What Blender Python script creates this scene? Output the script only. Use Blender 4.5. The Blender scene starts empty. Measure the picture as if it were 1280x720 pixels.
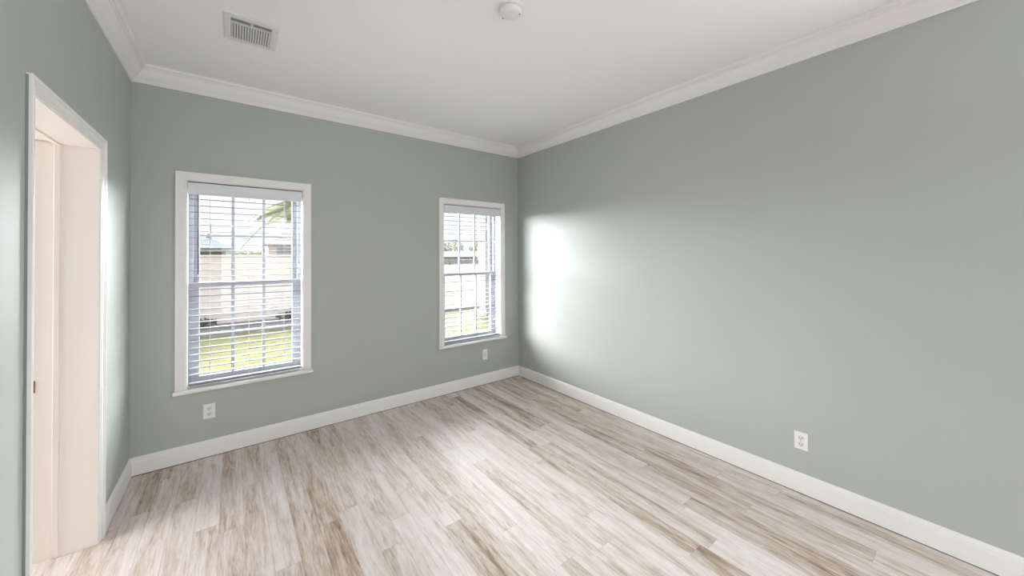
import bpy, bmesh, math, random
from mathutils import Vector, Matrix
random.seed(7)
S = bpy.context.scene
COL = S.collection

# ------------------------------------------------------------------ camera
FPX = 455.96
cam_d = bpy.data.cameras.new('camera')
cam = bpy.data.objects.new('camera', cam_d); COL.objects.link(cam)
cam_d.sensor_fit = 'HORIZONTAL'; cam_d.sensor_width = 36.0
cam_d.lens = FPX / 1280 * 36.0
cam_d.shift_y = -(360 - 314.4) / 1280
cam_d.clip_start = 0.02; cam_d.clip_end = 500
YAW, PITCH, ROLL = 0.6538, 0.009, -0.0048
c, s = math.cos(YAW), math.sin(YAW)
F = Vector((s, c, 0)); R = Vector((c, -s, 0)); Z = Vector((0, 0, 1))
F2 = F * math.cos(PITCH) + Z * math.sin(PITCH); U2 = Z * math.cos(PITCH) - F * math.sin(PITCH)
R3 = R * math.cos(ROLL) + U2 * math.sin(ROLL); U3 = U2 * math.cos(ROLL) - R * math.sin(ROLL)
m = Matrix((R3, U3, -F2)).transposed().to_4x4(); m.translation = Vector((-2.7381, -3.4502, 1.45))
cam.matrix_world = m
S.camera = cam

# ------------------------------------------------------------------ world, exposure, lights
S.view_settings.view_transform = 'Standard'; S.view_settings.look = 'None'
S.view_settings.gamma = 1.0; S.view_settings.use_curve_mapping = False
S.view_settings.exposure = 0.10
SKY = 1.45
FILL_SUNS = ((-50, 5, 68, 58.0), (-46, 3, 50, 18.0), (36, 5, 68, 62.0))
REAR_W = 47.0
SIDE_W = 38.0
HALL_W = 40.0
w = bpy.data.worlds.new('sky'); S.world = w; w.use_nodes = True
nt = w.node_tree; nt.nodes.clear()
out = nt.nodes.new('ShaderNodeOutputWorld'); bg = nt.nodes.new('ShaderNodeBackground')
tc = nt.nodes.new('ShaderNodeTexCoord'); sx = nt.nodes.new('ShaderNodeSeparateXYZ')
def wmath(op, a, b=None, c=None):
    k = nt.nodes.new('ShaderNodeMath'); k.operation = op
    for i, v in enumerate((a, b, c)):
        if v is None: continue
        if isinstance(v, (int, float)): k.inputs[i].default_value = v
        else: nt.links.new(v, k.inputs[i])
    return k.outputs[0]
def wstep(v, lo, hi):
    k = nt.nodes.new('ShaderNodeMapRange'); k.interpolation_type = 'SMOOTHSTEP'
    k.inputs['From Min'].default_value = lo; k.inputs['From Max'].default_value = hi
    nt.links.new(v, k.inputs['Value']); return k.outputs[0]
# hazy overcast dome, a little brighter overhead
nt.links.new(tc.outputs['Generated'], sx.inputs[0])
st = wmath('MULTIPLY', SKY, wmath('ADD', 0.85, wmath('MULTIPLY', wstep(sx.outputs[2], 0.0, 0.9), 0.5)))
nt.links.new(st, bg.inputs[1])
bg.inputs[0].default_value = (0.955, 0.98, 1.0, 1)
nt.links.new(bg.outputs[0], out.inputs[0])

def area(name, loc, rot, sx_, sy_, power, color=(1, 1, 1), portal=False):
    l = bpy.data.lights.new(name, 'AREA'); l.shape = 'RECTANGLE'; l.size = sx_; l.size_y = sy_
    l.energy = power; l.color = color
    if portal: l.cycles.is_portal = True
    o = bpy.data.objects.new(name, l); COL.objects.link(o); o.location = loc; o.rotation_euler = rot
    return o
def sun(name, az, el, ang, power, color):
    # az measured from the street direction (+y), positive towards the right; a wide angle gives soft fill
    l = bpy.data.lights.new(name, 'SUN'); l.energy = power; l.angle = math.radians(ang); l.color = color
    o = bpy.data.objects.new(name, l); COL.objects.link(o)
    a, e = math.radians(az), math.radians(el)
    d = Vector((math.sin(a) * math.cos(e), math.cos(a) * math.cos(e), math.sin(e)))     # towards the light
    o.rotation_euler = d.to_track_quat('Z', 'Y').to_euler(); o.location = d * 30
    return o
# added fill suns, unseen, that give the side walls a soft glow: (azimuth, elevation, breadth, strength)
for az, el, ang, pw in FILL_SUNS:
    if pw: sun('fill_sun', az, el, ang, pw, (0.97, 0.985, 1.0))
WIN_W, WIN_B, WIN_T = 0.725, 0.508, 1.992
WIN_X = (-2.636, -0.630)
for x in WIN_X:
    area('window_portal', (x, 0.17, (WIN_B + WIN_T) / 2), (math.radians(-90), 0, 0), WIN_W, WIN_T - WIN_B, 0, portal=True)
# added area fill on the solid right wall behind the camera, no window there
area('side_fill', (-0.02, -4.45, 1.55), (math.radians(90), 0, math.radians(90)), 1.6, 1.6, SIDE_W, (0.95, 0.98, 1.0))
area('hall_fill', (-4.97, -0.75, 1.4), (math.radians(90), 0, math.radians(-90)), 0.9, 2.2, HALL_W, (0.99, 0.985, 0.98))  # added unseen lamp, brightens the right wall through the doorway
area('rear_fill', (-1.64, -6.98, 1.25), (math.radians(90), 0, 0), 2.6, 2.2, REAR_W, (0.95, 0.98, 1.0))  # added fill lamp just in front of the closed rear wall

# ------------------------------------------------------------------ materials
def srgb(r, g, b):
    def f(v):
        v /= 255.0
        return v / 12.92 if v <= 0.04045 else ((v + 0.055) / 1.055) ** 2.4
    return (f(r), f(g), f(b), 1.0)

def mat(name, col, rough=0.5, metal=0.0, spec=0.5, noise=None, bump=None):
    mt = bpy.data.materials.new(name); mt.use_nodes = True
    n = mt.node_tree; b = n.nodes['Principled BSDF']
    b.inputs['Base Color'].default_value = col; b.inputs['Roughness'].default_value = rough
    b.inputs['Metallic'].default_value = metal; b.inputs['Specular IOR Level'].default_value = spec
    if noise:                                   # (scale, other colour, detail)
        t = n.nodes.new('ShaderNodeTexNoise'); t.inputs['Scale'].default_value = noise[0]
        t.inputs['Detail'].default_value = noise[2] if len(noise) > 2 else 3
        g = n.nodes.new('ShaderNodeTexCoord'); n.links.new(g.outputs['Object'], t.inputs['Vector'])
        r = n.nodes.new('ShaderNodeValToRGB')
        r.color_ramp.elements[0].position = 0.3; r.color_ramp.elements[0].color = col
        r.color_ramp.elements[1].position = 0.7; r.color_ramp.elements[1].color = noise[1]
        n.links.new(t.outputs[0], r.inputs[0]); n.links.new(r.outputs[0], b.inputs['Base Color'])
    if bump:                                    # (scale, strength, distance)
        t = n.nodes.new('ShaderNodeTexNoise'); t.inputs['Scale'].default_value = bump[0]; t.inputs['Detail'].default_value = 4
        g = n.nodes.new('ShaderNodeTexCoord'); n.links.new(g.outputs['Object'], t.inputs['Vector'])
        bp = n.nodes.new('ShaderNodeBump'); bp.inputs['Strength'].default_value = bump[1]; bp.inputs['Distance'].default_value = bump[2]
        n.links.new(t.outputs[0], bp.inputs['Height']); n.links.new(bp.outputs[0], b.inputs['Normal'])
    return mt

M = {}
M['sage'] = mat('sage_paint', srgb(178, 182, 177), 0.55, spec=0.3, bump=(90, 0.10, 0.002))
M['ceiling'] = mat('ceiling_paint', srgb(247, 246, 246), 0.85, spec=0.2, bump=(60, 0.15, 0.003))
M['trim'] = mat('trim_paint', srgb(236, 233, 231), 0.35, spec=0.4)
M['jamb'] = mat('door_jamb_paint', srgb(242, 234, 229), 0.4, spec=0.4)
M['hall'] = mat('hall_paint', srgb(225, 220, 213), 0.8)
M['vinyl'] = mat('window_vinyl', srgb(178, 181, 187), 0.8, spec=0.1)
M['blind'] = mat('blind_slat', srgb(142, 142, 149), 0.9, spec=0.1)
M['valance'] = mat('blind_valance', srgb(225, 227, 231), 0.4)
M['cord'] = mat('blind_cord', srgb(190, 190, 192), 0.7)
M['wand'] = mat('blind_wand', srgb(85, 85, 88), 0.3)
M['plastic'] = mat('white_plastic', srgb(235, 232, 232), 0.35)
M['socket'] = mat('socket_plastic', srgb(222, 218, 220), 0.35)
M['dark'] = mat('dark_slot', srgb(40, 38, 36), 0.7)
M['screw'] = mat('screw_metal', srgb(190, 188, 184), 0.35, 0.8)
M['register'] = mat('register_enamel', srgb(228, 226, 224), 0.4)
M['duct'] = mat('duct_inside', srgb(70, 66, 62), 0.7)
M['brass'] = mat('brass', srgb(205, 160, 95), 0.3, 0.9)
M['caulk'] = mat('caulk_grey', srgb(130, 136, 130), 0.9)  # grey-green, darker than the wall paint
M['grass'] = mat('lawn_grass', srgb(82, 82, 44), 0.95, spec=0.1, noise=(1.6, srgb(100, 98, 58), 8))
M['concrete'] = mat('pale_concrete', srgb(112, 104, 100), 0.9, spec=0.1, noise=(0.8, srgb(120, 112, 108), 5))
M['asphalt'] = mat('grey_asphalt', srgb(96, 96, 100), 0.9, spec=0.1, noise=(2.0, srgb(112, 112, 115), 5))
M['kerb'] = mat('pale_kerb', srgb(122, 120, 119), 0.9, spec=0.1, noise=(4, srgb(114, 113, 112), 4))
M['mulch'] = mat('pinkish_mulch', srgb(150, 112, 98), 0.95, noise=(14, srgb(186, 160, 146), 6))
M['stucco'] = mat('beige_stucco', srgb(184, 168, 156), 0.9, noise=(5, srgb(191, 175, 163), 5))
M['stucco_pale'] = mat('pale_stucco', srgb(194, 184, 180), 0.9, spec=0.1, noise=(3, srgb(199, 189, 185), 5))
M['whitewall'] = mat('white_house_wall', srgb(176, 176, 178), 0.9)
M['roofblue'] = mat('pale_blue_roof', srgb(104, 112, 122), 0.8, noise=(4, srgb(116, 123, 132), 4))
M['roofbrown'] = mat('brown_shingle', srgb(98, 84, 68), 0.9, noise=(8, srgb(114, 100, 84), 5))
M['brick'] = mat('dark_brick', srgb(74, 64, 60), 0.9, noise=(20, srgb(104, 90, 84), 3))
M['hedge'] = mat('olive_leaf', srgb(100, 112, 48), 0.8, noise=(30, srgb(140, 148, 76), 2))
M['leaf'] = mat('grey_green_leaf', srgb(112, 122, 102), 0.9, noise=(30, srgb(134, 142, 122), 2))
M['yellowleaf'] = mat('yellow_green_leaf', srgb(116, 120, 52), 0.8, noise=(30, srgb(172, 168, 84), 2))
M['palm'] = mat('palm_leaf', srgb(80, 86, 60), 0.9, noise=(20, srgb(104, 108, 76), 2))
M['bark'] = mat('bark', srgb(104, 92, 78), 0.9, noise=(25, srgb(134, 120, 102), 4))
M['darkplant'] = mat('dark_plant_leaf', srgb(44, 46, 42), 0.9)
M['post'] = mat('white_post_paint', srgb(172, 170, 176), 0.6)
M['siding'] = mat('grey_siding', srgb(118, 120, 124), 0.85)
M['winglass'] = mat('house_window_glass', srgb(88, 98, 112), 0.2)
M['metalgrey'] = mat('galvanised_grey', srgb(110, 112, 112), 0.5, 0.5)

def glass_mat():
    mt = bpy.data.materials.new('clear_glass'); mt.use_nodes = True
    n = mt.node_tree; n.nodes.clear()
    o = n.nodes.new('ShaderNodeOutputMaterial'); mx = n.nodes.new('ShaderNodeMixShader')
    t = n.nodes.new('ShaderNodeBsdfTransparent'); g = n.nodes.new('ShaderNodeBsdfGlossy')
    t.inputs[0].default_value = (0.95, 0.97, 0.97, 1); g.inputs['Roughness'].default_value = 0.02
    mx.inputs[0].default_value = 0.05
    n.links.new(t.outputs[0], mx.inputs[1]); n.links.new(g.outputs[0], mx.inputs[2]); n.links.new(mx.outputs[0], o.inputs[0])
    return mt
M['glass'] = glass_mat()

def floor_mat():
    mt = bpy.data.materials.new('vinyl_plank'); mt.use_nodes = True
    n = mt.node_tree; L = n.links; b = n.nodes['Principled BSDF']
    def math_(op, a, bb=None, clamp=False):
        k = n.nodes.new('ShaderNodeMath'); k.operation = op; k.use_clamp = clamp
        for i, v in enumerate((a, bb)):
            if v is None: continue
            if isinstance(v, (int, float)): k.inputs[i].default_value = v
            else: L.new(v, k.inputs[i])
        return k.outputs[0]
    PW, PL = 0.106, 1.22
    g = n.nodes.new('ShaderNodeTexCoord'); sp = n.nodes.new('ShaderNodeSeparateXYZ'); L.new(g.outputs['Object'], sp.inputs[0])
    X = math_('ADD', sp.outputs[0], 10.0); Y = math_('ADD', sp.outputs[1], 20.0)
    xr = math_('DIVIDE', X, PW); row = math_('FLOOR', xr); xf = math_('FRACT', xr)
    wn = n.nodes.new('ShaderNodeTexWhiteNoise'); wn.noise_dimensions = '1D'; L.new(row, wn.inputs['W'])
    off = math_('MULTIPLY', wn.outputs['Value'], PL)
    yr = math_('DIVIDE', math_('ADD', Y, off), PL); pl = math_('FLOOR', yr); yf = math_('FRACT', yr)
    cid = n.nodes.new('ShaderNodeCombineXYZ'); L.new(row, cid.inputs[0]); L.new(pl, cid.inputs[1])
    wn2 = n.nodes.new('ShaderNodeTexWhiteNoise'); wn2.noise_dimensions = '3D'; L.new(cid.outputs[0], wn2.inputs['Vector'])
    rnd = wn2.outputs['Value']
    def streak(sx_, sy_, detail, dist, seed):
        cv = n.nodes.new('ShaderNodeCombineXYZ')
        L.new(math_('MULTIPLY', X, sx_), cv.inputs[0]); L.new(math_('MULTIPLY', Y, sy_), cv.inputs[1])
        L.new(math_('ADD', math_('MULTIPLY', rnd, 40.0), seed), cv.inputs[2])
        t = n.nodes.new('ShaderNodeTexNoise'); t.inputs['Scale'].default_value = 1.0; t.inputs['Detail'].default_value = detail
        t.inputs['Roughness'].default_value = 0.62; t.inputs['Distortion'].default_value = dist
        L.new(cv.outputs[0], t.inputs['Vector']); return t.outputs[0]
    broad = streak(15, 1.1, 6, 0.7, 0.0)       # broad washes along the plank
    fine = streak(120, 9.0, 6, 0.5, 7.0)        # fine grain
    mott = streak(34, 5.0, 8, 1.3, 13.0)        # weathered mottling
    v = math_('ADD', math_('MULTIPLY', broad, 0.80), math_('MULTIPLY', fine, 0.40))
    v = math_('ADD', v, math_('MULTIPLY', mott, 0.50))
    v = math_('ADD', v, math_('MULTIPLY', math_('SUBTRACT', rnd, 0.5), 0.20))
    v = math_('SUBTRACT', v, 0.42)
    r = n.nodes.new('ShaderNodeValToRGB'); cr = r.color_ramp
    cr.elements[0].position = 0.14; cr.elements[0].color = srgb(138, 114, 96)
    cr.elements[1].position = 0.72; cr.elements[1].color = srgb(240, 235, 232)
    for p_, c_ in ((0.26, (178, 157, 142)), (0.37, (206, 191, 180)), (0.50, (226, 215, 211))):
        e = cr.elements.new(p_); e.color = srgb(*c_)
    L.new(v, r.inputs[0])
    # seams
    ex = math_('MULTIPLY', math_('MINIMUM', xf, math_('SUBTRACT', 1.0, xf)), PW)
    ey = math_('MULTIPLY', math_('MINIMUM', yf, math_('SUBTRACT', 1.0, yf)), PL)
    e = math_('MINIMUM', ex, ey)
    seam = math_('SUBTRACT', 1.0, math_('DIVIDE', e, 0.0022), clamp=True)
    mx = n.nodes.new('ShaderNodeMix'); mx.data_type = 'RGBA'
    L.new(math_('MULTIPLY', seam, 0.30), mx.inputs['Factor']); L.new(r.outputs[0], mx.inputs[6]); mx.inputs[7].default_value = srgb(96, 80, 68)
    L.new(mx.outputs[2], b.inputs['Base Color'])
    b.inputs['Roughness'].default_value = 0.50; b.inputs['Specular IOR Level'].default_value = 0.4
    bp = n.nodes.new('ShaderNodeBump'); bp.inputs['Strength'].default_value = 0.15; bp.inputs['Distance'].default_value = 0.001
    L.new(math_('SUBTRACT', fine, math_('MULTIPLY', seam, 1.0)), bp.inputs['Height']); L.new(bp.outputs[0], b.inputs['Normal'])
    return mt
M['floor'] = floor_mat()

# ------------------------------------------------------------------ mesh helpers
def box(bm, x0, x1, y0, y1, z0, z1, mtx=None):
    vs = [bm.verts.new((x, y, z)) for z in (z0, z1) for y in (y0, y1) for x in (x0, x1)]
    for f in ((0, 2, 3, 1), (4, 5, 7, 6), (0, 1, 5, 4), (2, 6, 7, 3), (0, 4, 6, 2), (1, 3, 7, 5)):
        bm.faces.new([vs[i] for i in f])
    if mtx is not None: bmesh.ops.transform(bm, matrix=mtx, verts=vs)
    return vs
def bbox_bev(bm, x0, x1, y0, y1, z0, z1, bev, seg=2, mtx=None):
    b2 = bmesh.new(); box(b2, x0, x1, y0, y1, z0, z1)
    bmesh.ops.bevel(b2, geom=b2.edges[:], offset=bev, segments=seg, affect='EDGES', profile=0.5)
    if mtx is not None: bmesh.ops.transform(b2, matrix=mtx, verts=b2.verts[:])
    me = bpy.data.meshes.new('tmp'); b2.to_mesh(me); b2.free(); bm.from_mesh(me); bpy.data.meshes.remove(me)
def cyl(bm, p0, p1, r0, r1=None, n=12, cap=True):
    r1 = r0 if r1 is None else r1
    p0, p1 = Vector(p0), Vector(p1); d = (p1 - p0).normalized()
    a = d.orthogonal().normalized(); b = d.cross(a)
    A = [bm.verts.new(p0 + (a * math.cos(t) + b * math.sin(t)) * r0) for t in (2 * math.pi * i / n for i in range(n))]
    B = [bm.verts.new(p1 + (a * math.cos(t) + b * math.sin(t)) * r1) for t in (2 * math.pi * i / n for i in range(n))]
    for i in range(n): bm.faces.new((A[i], A[(i + 1) % n], B[(i + 1) % n], B[i]))
    if cap: bm.faces.new(A[::-1]); bm.faces.new(B)
def lathe(bm, prof, center, n=32, axis='Z-'):
    # prof: (radius, drop) ; drop measured downwards from center
    rings = []
    for r, h in prof:
        rings.append([bm.verts.new((center[0] + r * math.cos(2 * math.pi * i / n), center[1] + r * math.sin(2 * math.pi * i / n), center[2] - h)) for i in range(n)])
    for a, b in zip(rings, rings[1:]):
        for i in range(n): bm.faces.new((a[i], a[(i + 1) % n], b[(i + 1) % n], b[i]))
    bm.faces.new(rings[-1]); bm.faces.new(rings[0][::-1])
def extrude(bm, prof, P0, P1, nrm, up, m0=0.0, m1=0.0, mitre_axis=0):
    """closed profile of (a,b): a along nrm, b along up; swept P0->P1; ends cut at 45 deg by m0, m1 times profile coord."""
    P0, P1, nrm, up = Vector(P0), Vector(P1), Vector(nrm), Vector(up)
    d = (P1 - P0).normalized()
    A = [bm.verts.new(P0 + nrm * q[0] + up * q[1] + d * (m0 * q[mitre_axis])) for q in prof]
    B = [bm.verts.new(P1 + nrm * q[0] + up * q[1] - d * (m1 * q[mitre_axis])) for q in prof]
    k = len(prof)
    for i in range(k): bm.faces.new((A[i], A[(i + 1) % k], B[(i + 1) % k], B[i]))
    bm.faces.new(A[::-1]); bm.faces.new(B)

def obj(name, bm, material, parent=None, smooth=False, loc=None):
    bmesh.ops.recalc_face_normals(bm, faces=bm.faces[:])
    me = bpy.data.meshes.new(name); bm.to_mesh(me); bm.free()
    me.materials.append(material)
    if smooth:
        for p in me.polygons: p.use_smooth = True
    o = bpy.data.objects.new(name, me); COL.objects.link(o)
    if parent is not None: o.parent = parent
    if loc is not None: o.location = loc
    return o
def tag(o, label=None, cat=None, group=None, kind=None):
    if label: o['label'] = label
    if cat: o['category'] = cat
    if group: o['group'] = group
    if kind: o['kind'] = kind
    return o
def empty(name, loc, rz=0.0):
    o = bpy.data.objects.new(name, None); COL.objects.link(o); o.location = loc; o.rotation_euler = (0, 0, rz)
    o.empty_display_size = 0.05
    return o
def copy_tree(o, parent=None):
    k = o.copy(); COL.objects.link(k)
    if parent is not None: k.parent = parent
    for ch in list(o.children): copy_tree(ch, k)
    return k

# ------------------------------------------------------------------ room shell
W = 3.2755; CZ = 2.725; RY = -7.0; TH = 0.16
LT = 0.24                                     # thickness of the left wall at the doorway
DY0, DY1, DZ = -1.484, -0.704, 1.998          # clear doorway
bm = bmesh.new(); box(bm, -5.2, TH, RY - .2, TH, -0.12, 0.0)
tag(obj('floor', bm, M['floor']), 'pale whitewashed vinyl plank floor with brown grain streaks', 'floor', kind='structure')
bm = bmesh.new(); box(bm, -5.2, TH, RY - .2, TH, CZ, CZ + 0.12)
tag(obj('ceiling', bm, M['ceiling']), 'flat white ceiling with fine texture', 'ceiling', kind='structure')

def wall_with_holes(axis, a0, a1, t0, t1, holes):
    """boxes around rectangular holes; axis 'x': runs along x, thickness in y"""
    bm = bmesh.new()
    def b(p, q, z0, z1):
        if axis == 'x': box(bm, p, q, t0, t1, z0, z1)
        else: box(bm, t0, t1, p, q, z0, z1)
    cur = a0
    for (h0, h1, z0, z1) in sorted(holes):
        b(cur, h0, 0.0, CZ)
        if z0 > 0: b(h0, h1, 0.0, z0)
        b(h0, h1, z1, CZ)
        cur = h1
    b(cur, a1, 0.0, CZ)
    return bm
holes = [(x - WIN_W / 2, x + WIN_W / 2, WIN_B - .02, WIN_T) for x in WIN_X]
tag(obj('wall_back', wall_with_holes('x', -W, 0.0, 0.0, TH, holes), M['sage']), 'sage green wall holding both windows', 'wall', kind='structure')
bm = bmesh.new(); box(bm, 0.0, TH, RY, TH, 0.0, CZ)
tag(obj('wall_right', bm, M['sage']), 'long plain pale sage wall on the right', 'wall', kind='structure')
tag(obj('wall_left', wall_with_holes('y', RY, TH, -W - LT, -W, [(DY0 - .02, DY1 + .02, 0.0, DZ + .02)]), M['sage']),
    'pale sage wall with the open doorway', 'wall', kind='structure')
tag(obj('wall_rear', wall_with_holes('x', -W, 0.0, RY - TH, RY, []), M['sage']), 'plain closed sage wall behind the viewer', 'wall', kind='structure')
bm = bmesh.new()
box(bm, -5.1, -5.0, RY, TH, 0, CZ); box(bm, -5.0, -W - LT, -0.1, TH, 0, CZ); box(bm, -5.0, -W - LT, RY, RY + .1, 0, CZ)
tag(obj('wall_hall', bm, M['hall']), 'off white hall wall beyond the doorway', 'wall', kind='structure')

# baseboards (profile: a = out from wall, b = up)
BB = [(0, .005), (.0145, .005), (.0145, .088), (.0125, .096), (.0125, .104), (.009, .113), (.005, .119), (0, .121)]
def moulding(name, prof, P0, P1, nrm, up, m0, m1, label, cat):
    bm = bmesh.new(); extrude(bm, prof, P0, P1, nrm, up, m0, m1)
    return tag(obj(name, bm, M['trim']), label, cat, kind='structure')
moulding('baseboard_back', BB, (-W, 0, 0), (0, 0, 0), (0, -1, 0), (0, 0, 1), 1, 1, 'white baseboard under the windows', 'baseboard')
moulding('baseboard_right', BB, (0, 0, 0), (0, RY, 0), (-1, 0, 0), (0, 0, 1), 1, 1, 'long white baseboard along the right wall', 'baseboard')
moulding('baseboard_left', BB, (-W, DY1 + .058, 0), (-W, 0, 0), (1, 0, 0), (0, 0, 1), 0, 1, 'short white baseboard between doorway and back wall', 'baseboard')
moulding('baseboard_left_near', BB, (-W, RY, 0), (-W, DY0 - .058, 0), (1, 0, 0), (0, 0, 1), 1, 0, 'white baseboard on the near side of the doorway', 'baseboard')
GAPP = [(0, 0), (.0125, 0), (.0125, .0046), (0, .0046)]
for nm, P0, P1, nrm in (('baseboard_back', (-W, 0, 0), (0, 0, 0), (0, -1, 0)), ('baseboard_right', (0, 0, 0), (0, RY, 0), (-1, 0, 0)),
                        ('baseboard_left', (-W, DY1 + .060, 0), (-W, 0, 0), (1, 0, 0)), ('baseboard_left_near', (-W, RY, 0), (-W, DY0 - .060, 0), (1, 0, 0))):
    bm = bmesh.new(); extrude(bm, GAPP, P0, P1, nrm, (0, 0, 1)); obj('gap_shadow', bm, M['dark'], bpy.data.objects[nm])  # dark strip that paints in the shade line under the baseboards
# crown (a = out from wall, b = up from its lower edge)
CD, CP = CZ - 2.616, 0.082
CR = [(0, 0), (.007, 0), (.009, .007), (.013, .011), (.016, .018), (.024, .026), (.036, .038), (.047, .053), (.055, .068), (.058, .078),
      (.064, .081), (.066, .088), (.076, .092), (CP - .002, .098), (CP, CD), (0, CD)]
CB = CZ - CD
moulding('trim_1', CR, (-W, 0, CB), (0, 0, CB), (0, -1, 0), (0, 0, 1), 1, 1, 'white crown moulding above the windows', 'crown moulding')
moulding('trim_2', CR, (0, 0, CB), (0, RY, CB), (-1, 0, 0), (0, 0, 1), 1, 1, 'long white crown moulding on the right wall', 'crown moulding')
moulding('trim_3', CR, (-W, RY, CB), (-W, 0, CB), (1, 0, 0), (0, 0, 1), 1, 1, 'white crown moulding on the doorway wall', 'crown moulding')

# ------------------------------------------------------------------ doorway
door = tag(empty('door_1', (0, 0, 0)), 'open cased doorway with white trim in the left wall', 'doorway', kind='structure')
# casing profile: u from inner edge outwards, t out of the wall
CAS = [(0, 0), (0, .003), (.003, .005), (.010, .0055), (.012, .008), (.017, .0085), (.020, .0065), (.034, .0095), (.037, .0125), (.042, .0130),
       (.045, .0115), (.048, .0155), (.053, .0165), (.055, .0150), (.055, 0)]
RV = .003

def casing(inner_y0, inner_y1, top):
    bm = bmesh.new()
    pr = [(t, u) for u, t in CAS]             # a = out of wall (+x), b = across
    # far leg, near leg, head: mitred through b
    extrude(bm, pr, (-W, inner_y1, top), (-W, inner_y1, 0), (1, 0, 0), (0, 1, 0), -1, 0, 1)
    extrude(bm, pr, (-W, inner_y0, top), (-W, inner_y0, 0), (1, 0, 0), (0, -1, 0), -1, 0, 1)
    extrude(bm, pr, (-W, inner_y0, top), (-W, inner_y1, top), (1, 0, 0), (0, 0, 1), -1, -1, 1)
    return bm
obj('casing', casing(DY0 - RV, DY1 + RV, DZ + RV), M['trim'], door)
bm = bmesh.new()
JS = -W - .150                                # where the jamb steps into its rebate
XB = -W - LT - .012
box(bm, JS, -W, DY1, DY1 + .02, 0, DZ + .02); box(bm, XB, JS, DY1 + .012, DY1 + .02, 0, DZ + .02)
box(bm, JS, -W, DY0 - .02, DY0, 0, DZ + .02); box(bm, XB, JS, DY0 - .02, DY0 - .012, 0, DZ + .02)
box(bm, JS, -W, DY0, DY1, DZ, DZ + .02); box(bm, XB, JS, DY0, DY1, DZ + .012, DZ + .02)
obj('jamb', bm, M['jamb'], door)
bm = bmesh.new()
bbox_bev(bm, JS, JS + .022, DY1 - .005, DY1 + .002, 0, DZ, .003); bbox_bev(bm, JS, JS + .022, DY0 - .002, DY0 + .005, 0, DZ, .003)
bbox_bev(bm, JS, JS + .022, DY0, DY1, DZ - .005, DZ + .002, .003)
obj('door_stop', bm, M['jamb'], door)
bm = bmesh.new()
sx0, sx1, sz0, sz1, sy = -W - .236, -W - .205, .805, .862, DY1 + .012
box(bm, sx0, sx0 + .009, sy - .002, sy, sz0, sz1); box(bm, sx1 - .007, sx1, sy - .002, sy, sz0, sz1)
box(bm, sx0 + .009, sx1 - .007, sy - .002, sy, sz0, sz0 + .014); box(bm, sx0 + .009, sx1 - .007, sy - .002, sy, sz1 - .014, sz1)
sp = tag(obj('strike_plate', bm, M['brass'], door), 'brass strike plate')
bm = bmesh.new(); box(bm, sx0 + .009, sx1 - .007, sy - .0008, sy, sz0 + .014, sz1 - .014)
obj('latch_hole', bm, M['dark'], sp)
# ragged caulk bead down the near outer edge of the casing
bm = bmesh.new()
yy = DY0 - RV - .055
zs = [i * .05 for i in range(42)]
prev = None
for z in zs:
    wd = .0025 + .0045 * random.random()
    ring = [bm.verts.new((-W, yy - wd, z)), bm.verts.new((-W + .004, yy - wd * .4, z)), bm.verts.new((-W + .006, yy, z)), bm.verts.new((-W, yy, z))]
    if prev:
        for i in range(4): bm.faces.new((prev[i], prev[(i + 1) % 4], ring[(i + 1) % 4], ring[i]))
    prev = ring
obj('caulk_bead', bm, M['caulk'], door)

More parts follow.
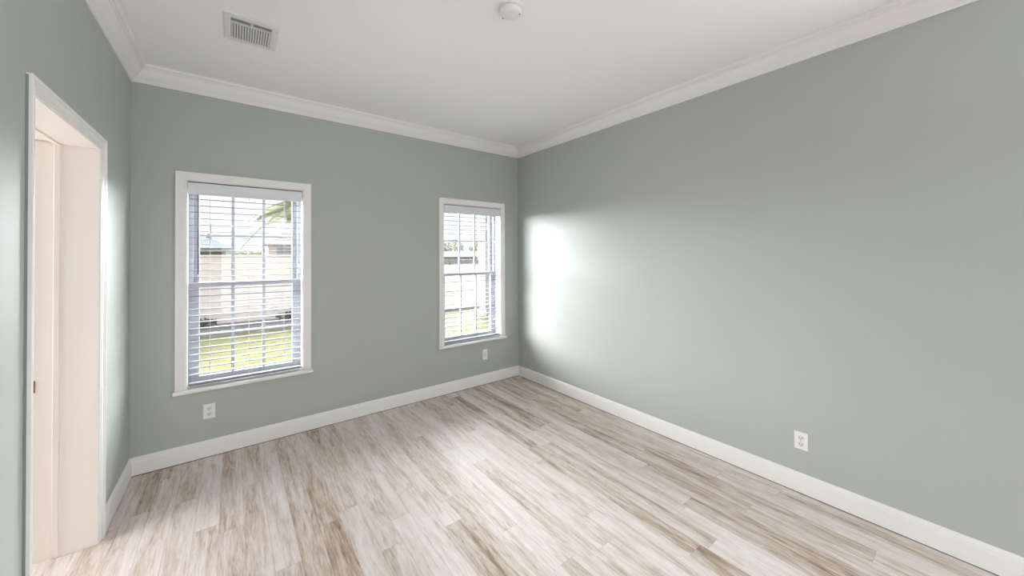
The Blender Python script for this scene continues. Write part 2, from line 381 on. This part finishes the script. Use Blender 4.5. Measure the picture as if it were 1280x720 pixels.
# ------------------------------------------------------------------ windows (local x about the centre, y = 0 at the wall face, into the wall +)
def build_window(name, x, label):
    r = tag(empty(name, (x, 0, 0)), label, 'window', kind='structure')
    h = WIN_W / 2
    bm = bmesh.new()
    pr = [(0, 0), (.010, 0), (.012, .003), (.012, .050), (.015, .053), (.015, .057), (0, .057)]
    extrude(bm, pr, (-h, 0, WIN_T), (-h, 0, WIN_B), (0, -1, 0), (-1, 0, 0), -1, 0, 1)
    extrude(bm, pr, (h, 0, WIN_T), (h, 0, WIN_B), (0, -1, 0), (1, 0, 0), -1, 0, 1)
    extrude(bm, pr, (-h, 0, WIN_T), (h, 0, WIN_T), (0, -1, 0), (0, 0, 1), -1, -1, 1)
    obj('casing', bm, M['trim'], r)
    bm = bmesh.new()                           # stool with a rounded nose and ears past the casing
    bbox_bev(bm, -h - .068, h + .068, -.036, -.0005, WIN_B - .024, WIN_B, .005, 3)
    box(bm, -h + .001, h - .001, -.002, .105, WIN_B - .018, WIN_B)
    obj('window_sill', bm, M['trim'], r)
    bm = bmesh.new()                           # white jamb lining of the recess
    box(bm, -h, -h + .006, 0.0005, .10, WIN_B, WIN_T); box(bm, h - .006, h, .0005, .10, WIN_B, WIN_T)
    box(bm, -h + .006, h - .006, .0005, .10, WIN_T - .006, WIN_T)
    obj('jamb', bm, M['trim'], r)
    bm = bmesh.new()                           # fixed frame
    f = .032
    box(bm, -h, -h + f, .095, .158, WIN_B - .018, WIN_T); box(bm, h - f, h, .095, .158, WIN_B - .018, WIN_T)
    box(bm, -h + f, h - f, .095, .158, WIN_T - f, WIN_T); box(bm, -h + f, h - f, .095, .158, WIN_B - .018, WIN_B + .02)
    obj('window_frame', bm, M['vinyl'], r)
    MR = 1.240
    for part, y0, y1, z0, z1, zm in (('upper_sash', .128, .152, MR - .018, WIN_T - f, 1.606), ('lower_sash', .100, .126, WIN_B + .02, MR + .018, .868)):
        bm = bmesh.new(); st = .034
        a = h - f
        box(bm, -a, -a + st, y0, y1, z0, z1); box(bm, a - st, a, y0, y1, z0, z1)
        box(bm, -a + st, a - st, y0, y1, z0, z0 + .036); box(bm, -a + st, a - st, y0, y1, z1 - .036, z1)
        ss = obj(part, bm, M['vinyl'], r)
        bm = bmesh.new(); ym = (y0 + y1) / 2; g = a - st
        for xx in (-g / 3, g / 3): box(bm, xx - .010, xx + .010, ym - .006, ym + .006, z0 + .036, z1 - .036)
        box(bm, -g, g, ym - .0055, ym + .0055, zm - .008, zm + .008)
        obj('muntins', bm, M['vinyl'], ss)
        bm = bmesh.new(); box(bm, -g, g, ym - .0012, ym + .0012, z0 + .036, z1 - .036)
        obj('pane', bm, M['glass'], ss)
    return r
build_window('window_1', WIN_X[0], 'white framed window nearer the doorway')
build_window('window_2', WIN_X[1], 'white framed window nearest the right corner')

# ------------------------------------------------------------------ blinds
def build_blind(x, label, wand):
    r = tag(empty('window_blind', (x, 0.0, WIN_B)), label, 'blind', 'white slatted window blinds')
    o = lambda z: z - WIN_B
    hw = .352
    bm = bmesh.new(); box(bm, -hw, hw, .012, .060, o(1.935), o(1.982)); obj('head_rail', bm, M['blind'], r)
    bm = bmesh.new()
    pr = [(-.004, 0), (.002, 0), (.004, .004), (.0045, .012), (.003, .016), (.003, .070), (.0045, .076), (.004, .084), (.001, .086), (-.004, .086)]
    extrude(bm, pr, (-hw - .001, .004, o(1.893)), (hw + .001, .004, o(1.893)), (0, -1, 0), (0, 0, 1)); obj('valance', bm, M['valance'], r)
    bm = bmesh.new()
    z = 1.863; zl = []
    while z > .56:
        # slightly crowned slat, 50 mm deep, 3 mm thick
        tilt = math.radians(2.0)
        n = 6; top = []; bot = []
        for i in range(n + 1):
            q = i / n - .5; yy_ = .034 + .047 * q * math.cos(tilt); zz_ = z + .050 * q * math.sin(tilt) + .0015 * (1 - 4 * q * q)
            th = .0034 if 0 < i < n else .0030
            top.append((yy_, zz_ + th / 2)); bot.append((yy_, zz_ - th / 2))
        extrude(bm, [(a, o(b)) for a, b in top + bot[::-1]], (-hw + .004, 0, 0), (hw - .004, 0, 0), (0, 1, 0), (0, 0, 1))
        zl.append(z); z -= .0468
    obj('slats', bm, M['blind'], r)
    bm = bmesh.new(); bbox_bev(bm, -hw + .004, hw - .004, .010, .058, o(.523), o(.541), .004); obj('bottom_rail', bm, M['blind'], r)
    for xx in (-.233, 0.0, .233):
        bm = bmesh.new()
        for yy_ in (.0075, .0605): cyl(bm, (xx, yy_, o(.532)), (xx, yy_, o(1.94)), .0009, n=6)
        for zz_ in zl: cyl(bm, (xx, .0075, o(zz_ - .003)), (xx, .0605, o(zz_ - .001)), .0006, n=5)
        obj('ladder_cord', bm, M['cord'], r)
    if wand:
        bm = bmesh.new(); cyl(bm, (-.297, -.008, o(1.322)), (-.297, -.008, o(1.890)), .0050, n=8)
        cyl(bm, (-.297, -.008, o(1.888)), (-.297, .010, o(1.900)), .002, n=6)
        tag(obj('tilt_wand', bm, M['wand'], r), 'dark grey tilt wand')
    else:
        bm = bmesh.new()
        for dx in (-.003, .004): cyl(bm, (-.302 + dx, -.006, o(1.40)), (-.302 + dx, -.006, o(1.90)), .0013, n=6)
        pc = obj('pull_cord', bm, M['wand'], r)
        bm = bmesh.new()
        for dx, zz in ((-.004, 1.385), (.008, 1.345)):
            cyl(bm, (-.302 + dx, -.007, o(zz)), (-.302 + dx, -.007, o(zz + .030)), .0065, .003, n=8)
        tag(obj('tassel', bm, M['wand'], pc), 'small dark cord tassels')
    return r
build_blind(WIN_X[0], 'open white horizontal blind with long dark tilt wand', True)
build_blind(WIN_X[1], 'open white horizontal blind with thin pull cord and tassels', False)

# ------------------------------------------------------------------ outlets: local x right, z up, -y out of the wall
def duplex(loc, rz, label):
    r = tag(empty('wall_outlet', loc, rz), label, 'wall outlet', 'electrical wall plates')
    bm = bmesh.new(); bbox_bev(bm, -.034, .034, -.006, 0, -.0525, .0525, .0035, 3); obj('cover_plate', bm, M['plastic'], r)
    for sz in (.0195, -.0195):
        b2 = bmesh.new()
        n = 20; pts = []
        for i in range(n):
            t = 2 * math.pi * i / n; pts.append((.0170 * math.cos(t), max(-.0125, min(.0125, .0165 * math.sin(t)))))
        A = [b2.verts.new((px, -.0058, sz + pz)) for px, pz in pts]; B = [b2.verts.new((px * .95, -.0085, sz + pz * .95)) for px, pz in pts]
        for i in range(n): b2.faces.new((A[i], A[(i + 1) % n], B[(i + 1) % n], B[i]))
        b2.faces.new(B); so = obj('socket', b2, M['socket'], r)
        for dx, hh in ((-.0065, .0045), (.0065, .0036)):
            b3 = bmesh.new(); box(b3, dx - .0012, dx + .0012, -.0088, -.0083, sz + .002 - hh, sz + .002 + hh); obj('slot', b3, M['dark'], so)
        b3 = bmesh.new(); cyl(b3, (0, -.0083, sz - .0075), (0, -.0088, sz - .0075), .0024, n=10); obj('ground_hole', b3, M['dark'], so)
    bm = bmesh.new(); cyl(bm, (0, -.0055, 0), (0, -.0072, 0), .003, n=12); obj('screw', bm, M['screw'], r)
    return r
duplex((-2.870, 0, .327), 0, 'white duplex outlet below the window nearer the doorway')
duplex((0, -2.750, .315), math.radians(-90), 'white duplex outlet low on the plain right wall')
r = tag(empty('wall_outlet', (-.485, 0, .331)), 'small plain white wall plate under the window by the corner', 'wall outlet', 'electrical wall plates')
bm = bmesh.new(); bbox_bev(bm, -.031, .031, -.006, 0, -.056, .056, .0035, 3); obj('cover_plate', bm, M['plastic'], r)
bm = bmesh.new(); bbox_bev(bm, -.0165, .0165, -.0082, -.005, -.034, .034, .0015, 2); obj('insert', bm, M['socket'], r)
for sz in (.045, -.045):
    bm = bmesh.new(); cyl(bm, (0, -.0055, sz), (0, -.0070, sz), .0028, n=10); obj('screw', bm, M['plastic'], r)

# ------------------------------------------------------------------ ceiling register
r = tag(empty('ceiling_vent', (-2.655, -.912, CZ)), 'white metal air register set in the ceiling', 'air vent')
x0, x1, y0, y1 = -.125, .125, -.155, .150       # flange (local), z down = negative
ix0, ix1, iy0, iy1 = -.093, .090, -.105, .118
bm = bmesh.new()
prf = [(0, 0), (0, -.0035), (.006, -.0075), (.026, -.0085), (.030, -.006), (.030, 0)]
def flange_side(P0, P1, inward): extrude(bm, [(a, b) for a, b in prf], P0, P1, inward, (0, 0, 1), 1, 1, 0)
flange_side((x0, y0, 0), (x1, y0, 0), (0, 1, 0)); flange_side((x0, y1, 0), (x1, y1, 0), (0, -1, 0))
flange_side((x0, y0, 0), (x0, y1, 0), (1, 0, 0)); flange_side((x1, y0, 0), (x1, y1, 0), (-1, 0, 0))
# inner plate around the louvre field
box(bm, x0 + .03, ix0, y0 + .03, y1 - .03, -.006, 0); box(bm, ix1, x1 - .03, y0 + .03, y1 - .03, -.006, 0)
box(bm, ix0, ix1, y0 + .03, iy0, -.006, 0)
box(bm, ix0, ix1, iy0 + .038, iy0 + .048, -.007, 0)          # bar between near slot and main field
box(bm, -.006, .006, iy0, iy0 + .038, -.007, 0)              # post dividing the near slot
obj('frame', bm, M['register'], r)
bm = bmesh.new(); box(bm, ix0, ix1, iy0, iy1, -.0009, -.0001); obj('duct_opening', bm, M['duct'], r)
for k in range(2):
    bm = bmesh.new(); yk = iy0 + .010 + .015 * k
    rot = Matrix.Translation((0, yk, -.004)) @ Matrix.Rotation(math.radians(50), 4, 'X')
    box(bm, ix0, -.006, -.0045, .0045, -.0006, .0006, rot); box(bm, .006, ix1, -.0045, .0045, -.0006, .0006, rot)
    obj('near_louvre', bm, M['register'], r)
NB = 15
for k in range(NB):
    bm = bmesh.new(); xk = ix0 + (ix1 - ix0) * (k + .5) / NB
    rot = Matrix.Translation((xk, 0, -.0045)) @ Matrix.Rotation(math.radians(22 if k < 8 else -22), 4, 'Y')
    box(bm, -.0045, .0045, iy0 + .048, iy1, -.0008, .0008, rot)
    obj('louvre', bm, M['register'], r)
for sxx, syy in ((.112, -.10), (-.045, .138)):
    bm = bmesh.new(); cyl(bm, (sxx, syy, -.006), (sxx, syy, -.0095), .004, n=10); obj('screw', bm, M['screw'], r)

# ------------------------------------------------------------------ smoke detector
r = tag(empty('smoke_detector', (-1.600, -1.960, CZ)), 'round white smoke detector on the ceiling', 'smoke detector')
bm = bmesh.new(); lathe(bm, [(.062, 0), (.062, .006), (.060, .008)], (0, 0, 0), 40); obj('base', bm, M['plastic'], r)
bm = bmesh.new(); lathe(bm, [(.057, .007), (.058, .018), (.056, .027), (.050, .032), (.030, .035), (.004, .0355)], (0, 0, 0), 40)
bd = obj('cover', bm, M['plastic'], r, smooth=True)
for ang, rad in ((105, .050), (-40, .048)):
    a = math.radians(ang); bm = bmesh.new(); px, py = rad * math.cos(a), rad * math.sin(a)
    cyl(bm, (px, py, -.024), (px, py, -.0335), .0035, n=10); obj('sensor_hole', bm, M['dark'], bd)

# ------------------------------------------------------------------ outdoors
GZ = -0.20
bm = bmesh.new(); box(bm, -60, 120, -40, 160, GZ - .3, GZ)
tag(obj('ground', bm, M['grass']), 'sunlit yellow green lawn outside', 'lawn', kind='structure')
def slab(name, x0, x1, y0, y1, h, m_, label, cat):
    bm = bmesh.new(); box(bm, x0, x1, y0, y1, GZ - .05, GZ + h)
    return tag(obj(name, bm, m_), label, cat, kind='structure')
slab('street', -60, 2.0, 9.6, 90, .012, M['concrete'], 'pale concrete street seen through the window nearer the doorway', 'street')
slab('street_gutter', -60, 2.0, 6.55, 7.9, .010, M['asphalt'], 'grey asphalt strip beyond the lawn', 'street')
slab('street_kerb', -60, 60, 6.2, 6.55, .05, M['kerb'], 'white kerb at the lawn edge', 'kerb')
slab('far_street', 2.0, 120, 18, 34, .012, M['concrete'], 'pale far street seen through the corner window', 'street')
slab('path', 2.0, 60, 11.3, 12.3, .02, M['kerb'], 'white footpath across the far lawn', 'path')
slab('flower_bed', -8, 6, .6, 2.95, .02, M['mulch'], 'pinkish mulch bed under the windows', 'flower bed')

def leaf_blob(bm, cx, cy, cz, rx, ry, rz, n, size):
    for _ in range(n):
        while True:
            v = Vector((random.uniform(-1, 1), random.uniform(-1, 1), random.uniform(-1, 1)))
            if .25 < v.length < 1: break
        p_ = Vector((cx + v.x * rx, cy + v.y * ry, cz + v.z * rz))
        a = Vector((random.gauss(0, 1), random.gauss(0, 1), random.gauss(0, 1))).normalized(); b = a.orthogonal().normalized(); k = size * random.uniform(.6, 1.3)
        vs = [bm.verts.new(p_ + a * k), bm.verts.new(p_ + b * k * .45), bm.verts.new(p_ - a * k), bm.verts.new(p_ - b * k * .45)]
        bm.faces.new(vs)
def tree(name, loc, trunk_h, crown, m_, n, size, label):
    r = tag(empty(name, loc), label, 'tree')
    bm = bmesh.new(); cyl(bm, (0, 0, -.05), (0, 0, trunk_h), .10, .06, 10)
    for k in range(4):
        a = k * 1.6; cyl(bm, (0, 0, trunk_h * .8), (math.cos(a) * crown[0] * .5, math.sin(a) * crown[1] * .5, trunk_h + crown[2] * .5), .04, .015, 6)
    obj('trunk', bm, M['bark'], r)
    bm = bmesh.new(); leaf_blob(bm, 0, 0, trunk_h + crown[2] * .7, *crown, n, size); obj('foliage', bm, m_, r)
    return r

def house(name, loc, w_, d_, h_, roof_h, wm, rm, label, win=()):
    r = tag(empty(name, loc), label, 'house')
    bm = bmesh.new(); box(bm, 0, w_, 0, d_, -.1, h_); obj('wall', bm, wm, r)
    bm = bmesh.new(); ov = .5
    e = [bm.verts.new(q) for q in ((-ov, -ov, h_ - .08), (w_ + ov, -ov, h_ - .08), (w_ + ov, d_ + ov, h_ - .08), (-ov, d_ + ov, h_ - .08))]
    e2 = [bm.verts.new(q.co + Vector((0, 0, .14))) for q in e]
    t_ = [bm.verts.new((d_ * .35, d_ / 2, h_ + roof_h)), bm.verts.new((w_ - d_ * .35, d_ / 2, h_ + roof_h))]
    bm.faces.new(e[::-1])
    for i in range(4): bm.faces.new((e[i], e[(i + 1) % 4], e2[(i + 1) % 4], e2[i]))
    bm.faces.new((e2[0], e2[1], t_[1], t_[0])); bm.faces.new((e2[1], e2[2], t_[1])); bm.faces.new((e2[2], e2[3], t_[0], t_[1])); bm.faces.new((e2[3], e2[0], t_[0]))
    obj('roof', bm, rm, r)
    for (x0_, x1_, z0_, z1_) in win:
        bm = bmesh.new()
        for a in ((x0_ - .08, x0_, z0_ - .08, z1_ + .08), (x1_, x1_ + .08, z0_ - .08, z1_ + .08), (x0_, x1_, z0_ - .08, z0_), (x0_, x1_, z1_, z1_ + .08), (x0_, x1_, (z0_ + z1_) / 2 - .03, (z0_ + z1_) / 2 + .03)):
            box(bm, a[0], a[1], -.05, 0, a[2], a[3])
        f_ = obj('window_frame', bm, M['post'], r)
        bm = bmesh.new(); box(bm, x0_, x1_, -.02, 0, z0_, z1_); obj('pane', bm, M['winglass'], f_)
    return r
# beige house to the right in window 1: left corner px 338, eaves about px y 300
house('neighbour_house', (0.05, 40, GZ), 13, 8, 2.75, 1.5, M['stucco'], M['roofbrown'], 'beige stucco house with white framed window across the street', win=((.75, 2.35, 1.35, 2.45), (7.5, 9.0, 1.2, 2.3)))
house('far_house', (-24, 100, GZ), 21, 10, 3.4, 2.2, M['whitewall'], M['roofblue'], 'distant white house with pale blue grey roof behind dark wall')
house('white_house', (24, 56, GZ), 24, 8, 1.35, .95, M['whitewall'], M['whitewall'], 'long low white house in front of the far trees')
bm = bmesh.new(); box(bm, -24, -3.9, 96, 96.4, GZ - .05, 2.42)
for k in range(8): box(bm, -24 + k * 2.6, -23.6 + k * 2.6, 95.9, 96.5, GZ - .05, 2.52)
tag(obj('brick_wall', bm, M['brick']), 'long dark brick wall in front of the distant blue roofed house', 'garden wall')
bm = bmesh.new()
for k in range(14): leaf_blob(bm, -2.9 + k * .45, 96, 1.05 + .08 * (k % 3), .55, .5, 1.3 + .12 * (k % 2), 190, .2)
tag(obj('hedge', bm, M['hedge']), 'low olive green hedge to the right of the dark brick wall', 'hedge')
bm = bmesh.new(); bbox_bev(bm, -9.0, .1, 8.0, 8.2, GZ - .05, 1.44, .02)
gw = tag(obj('garden_wall', bm, M['stucco_pale']), 'pale stucco garden wall beyond the lawn outside the left window', 'garden wall')
bm = bmesh.new(); bbox_bev(bm, -9.03, .13, 7.95, 8.25, 1.44, 1.48, .01); obj('coping', bm, M['stucco_pale'], gw)
r = tag(empty('meter_box', (-1.42, 8.0, .96)), 'small white meter box on the pale garden wall', 'meter box')
bm = bmesh.new(); bbox_bev(bm, -.085, .085, -.09, 0, -.12, .12, .01); obj('case', bm, M['post'], r)
bm = bmesh.new(); bbox_bev(bm, -.07, .07, -.098, -.085, -.10, .10, .006); obj('lid', bm, M['post'], r)

# small antenna on the far roof
r = tag(empty('roof_antenna', (-6.7, 105, GZ + 5.5)), 'small grey antenna on the distant blue grey roof', 'antenna')
bm = bmesh.new(); cyl(bm, (0, 0, -.4), (0, 0, 3.6), .10, n=6); obj('mast', bm, M['metalgrey'], r)
bm = bmesh.new(); lathe(bm, [(.15, -.1), (.6, .1), (.75, .5), (.6, .9), (.15, 1.0)], (-.4, 0, 1.3), 12); obj('dish', bm, M['metalgrey'], r)

tree('yellow_tree', (11.6, 18.5, GZ), .9, (.55, .55, 1.5), M['yellowleaf'], 700, .12, 'narrow yellow green tree beside the white porch post')
for xx, yy_, big, which in ((32.3, 66, .0, 'leftmost'), (36.4, 68, .5, 'middle'), (40.6, 66, .2, 'rightmost')):
    tree('distant_tree', (xx, yy_, GZ), 1.4, (1.85, 1.6, 1.7 + big), M['leaf'], 420, .36,
         'grey green tree far beyond the corner window, %s of the three' % which)['group'] = 'far row of trees'
# dark low plants along the gutter
for (xx, yy_, lab) in ((-3.28, 7.5, 'small dark plant at the left foot of the pale garden wall'), (-1.55, 7.6, 'wider dark plant at the foot of the pale garden wall, under the meter box')):
    r = tag(empty('low_plant', (xx, yy_, GZ)), lab, 'plant')
    bm = bmesh.new(); leaf_blob(bm, 0, 0, .10, .30, .22, .10, 160, .07); obj('leaves', bm, M['darkplant'], r)
    bm = bmesh.new(); cyl(bm, (0, 0, -.02), (0, 0, .10), .02, n=6); obj('stem', bm, M['bark'], r)

# palm: trunk hidden behind the window side, fronds reach into view
r = tag(empty('palm_tree', (-.70, 8.9, GZ)), 'palm with drooping feathery grey green fronds over the street', 'palm tree')
bm = bmesh.new()
for k in range(15): cyl(bm, (0, 0, k * .21 - .05), (0, 0, k * .21 + .18), .16, .13, 12)
obj('trunk', bm, M['bark'], r)
def frond(az, elev, length, droop):
    bm = bmesh.new(); n = 26; pts = []
    dirh = Vector((math.cos(az), math.sin(az), 0)); side = Vector((-math.sin(az), math.cos(az), 0))
    for i in range(n + 1):
        t = i / n
        pts.append(Vector((0, 0, 3.15)) + dirh * (length * t * math.cos(elev * (1 - t * .2))) + Vector((0, 0, length * (math.sin(elev) * t - droop * t * t))))
    for a, b in zip(pts, pts[1:]): cyl(bm, a, b, .014, .012, 5, False)
    for i in range(3, n):
        t = i / n; ll = .52 * math.sin(math.pi * min(1, t * .85 + .12)) + .08
        for sg in (-1, 1):
            for j in range(2):
                p_ = pts[i].lerp(pts[i + 1], j * .5)
                d = (side * sg * .75 + dirh * .45 + Vector((0, 0, -.55))).normalized()
                tip = p_ + d * ll; wv = (pts[i + 1] - pts[i]).normalized() * .026
                bm.faces.new([bm.verts.new(p_ - wv), bm.verts.new(p_ + wv), bm.verts.new(p_ + wv * .8 + d * ll * .6), bm.verts.new(tip), bm.verts.new(p_ - wv * .8 + d * ll * .6)])
    return bm
for az, el, ln, dr in ((3.3, .45, 2.1, .85), (3.0, .15, 1.9, .85), (3.75, .25, 1.6, .62), (2.55, .5, 1.9, .7), (4.3, .5, 1.8, .7), (5.0, .4, 1.8, .65), (5.8, .5, 1.9, .7), (.3, .4, 1.8, .7), (1.1, .5, 1.9, .7), (1.9, .45, 1.8, .65), (3.5, .9, 1.7, .5), (1.0, .95, 1.6, .5)):
    obj('frond', frond(az, el, ln, dr), M['palm'], r)

# porch post and side wing seen through window 2
r = tag(empty('porch_post', (2.64, 4.9, GZ), math.radians(-31)), 'white square porch post outside the corner window', 'post')
bm = bmesh.new(); box(bm, -.085, .085, -.085, .085, -.05, 3.1); obj('shaft', bm, M['post'], r)
bm = bmesh.new(); bbox_bev(bm, -.11, .11, -.11, .11, 0, .16, .008); obj('base', bm, M['post'], r)
bm = bmesh.new(); bbox_bev(bm, -.11, .11, -.11, .11, 2.9, 3.05, .008); obj('cap', bm, M['post'], r)
WR = math.radians(-25)
bm = bmesh.new(); box(bm, 0, 2.0, .015, .22, -.05, 3.3)
for k in range(23): box(bm, -.004, 2.0, 0, .015, k * .145, k * .145 + .132)
ww = tag(obj('wall_wing', bm, M['siding'], loc=(2.80, 5.05, GZ)), 'grey lap sided wing wall outside the corner window', 'wall', kind='structure')
ww.rotation_euler = (0, 0, WR)
r = tag(empty('porch_lantern', (2.80 + .13 * math.cos(WR), 5.05 + .13 * math.sin(WR), 2.22), WR), 'small white wall lantern on the grey siding outside', 'lantern')
bm = bmesh.new(); box(bm, -.03, .03, -.02, 0, -.14, .16); obj('back_plate', bm, M['post'], r)
bm = bmesh.new(); bbox_bev(bm, -.045, .045, -.11, -.02, -.12, .12, .01); obj('shade', bm, M['post'], r)
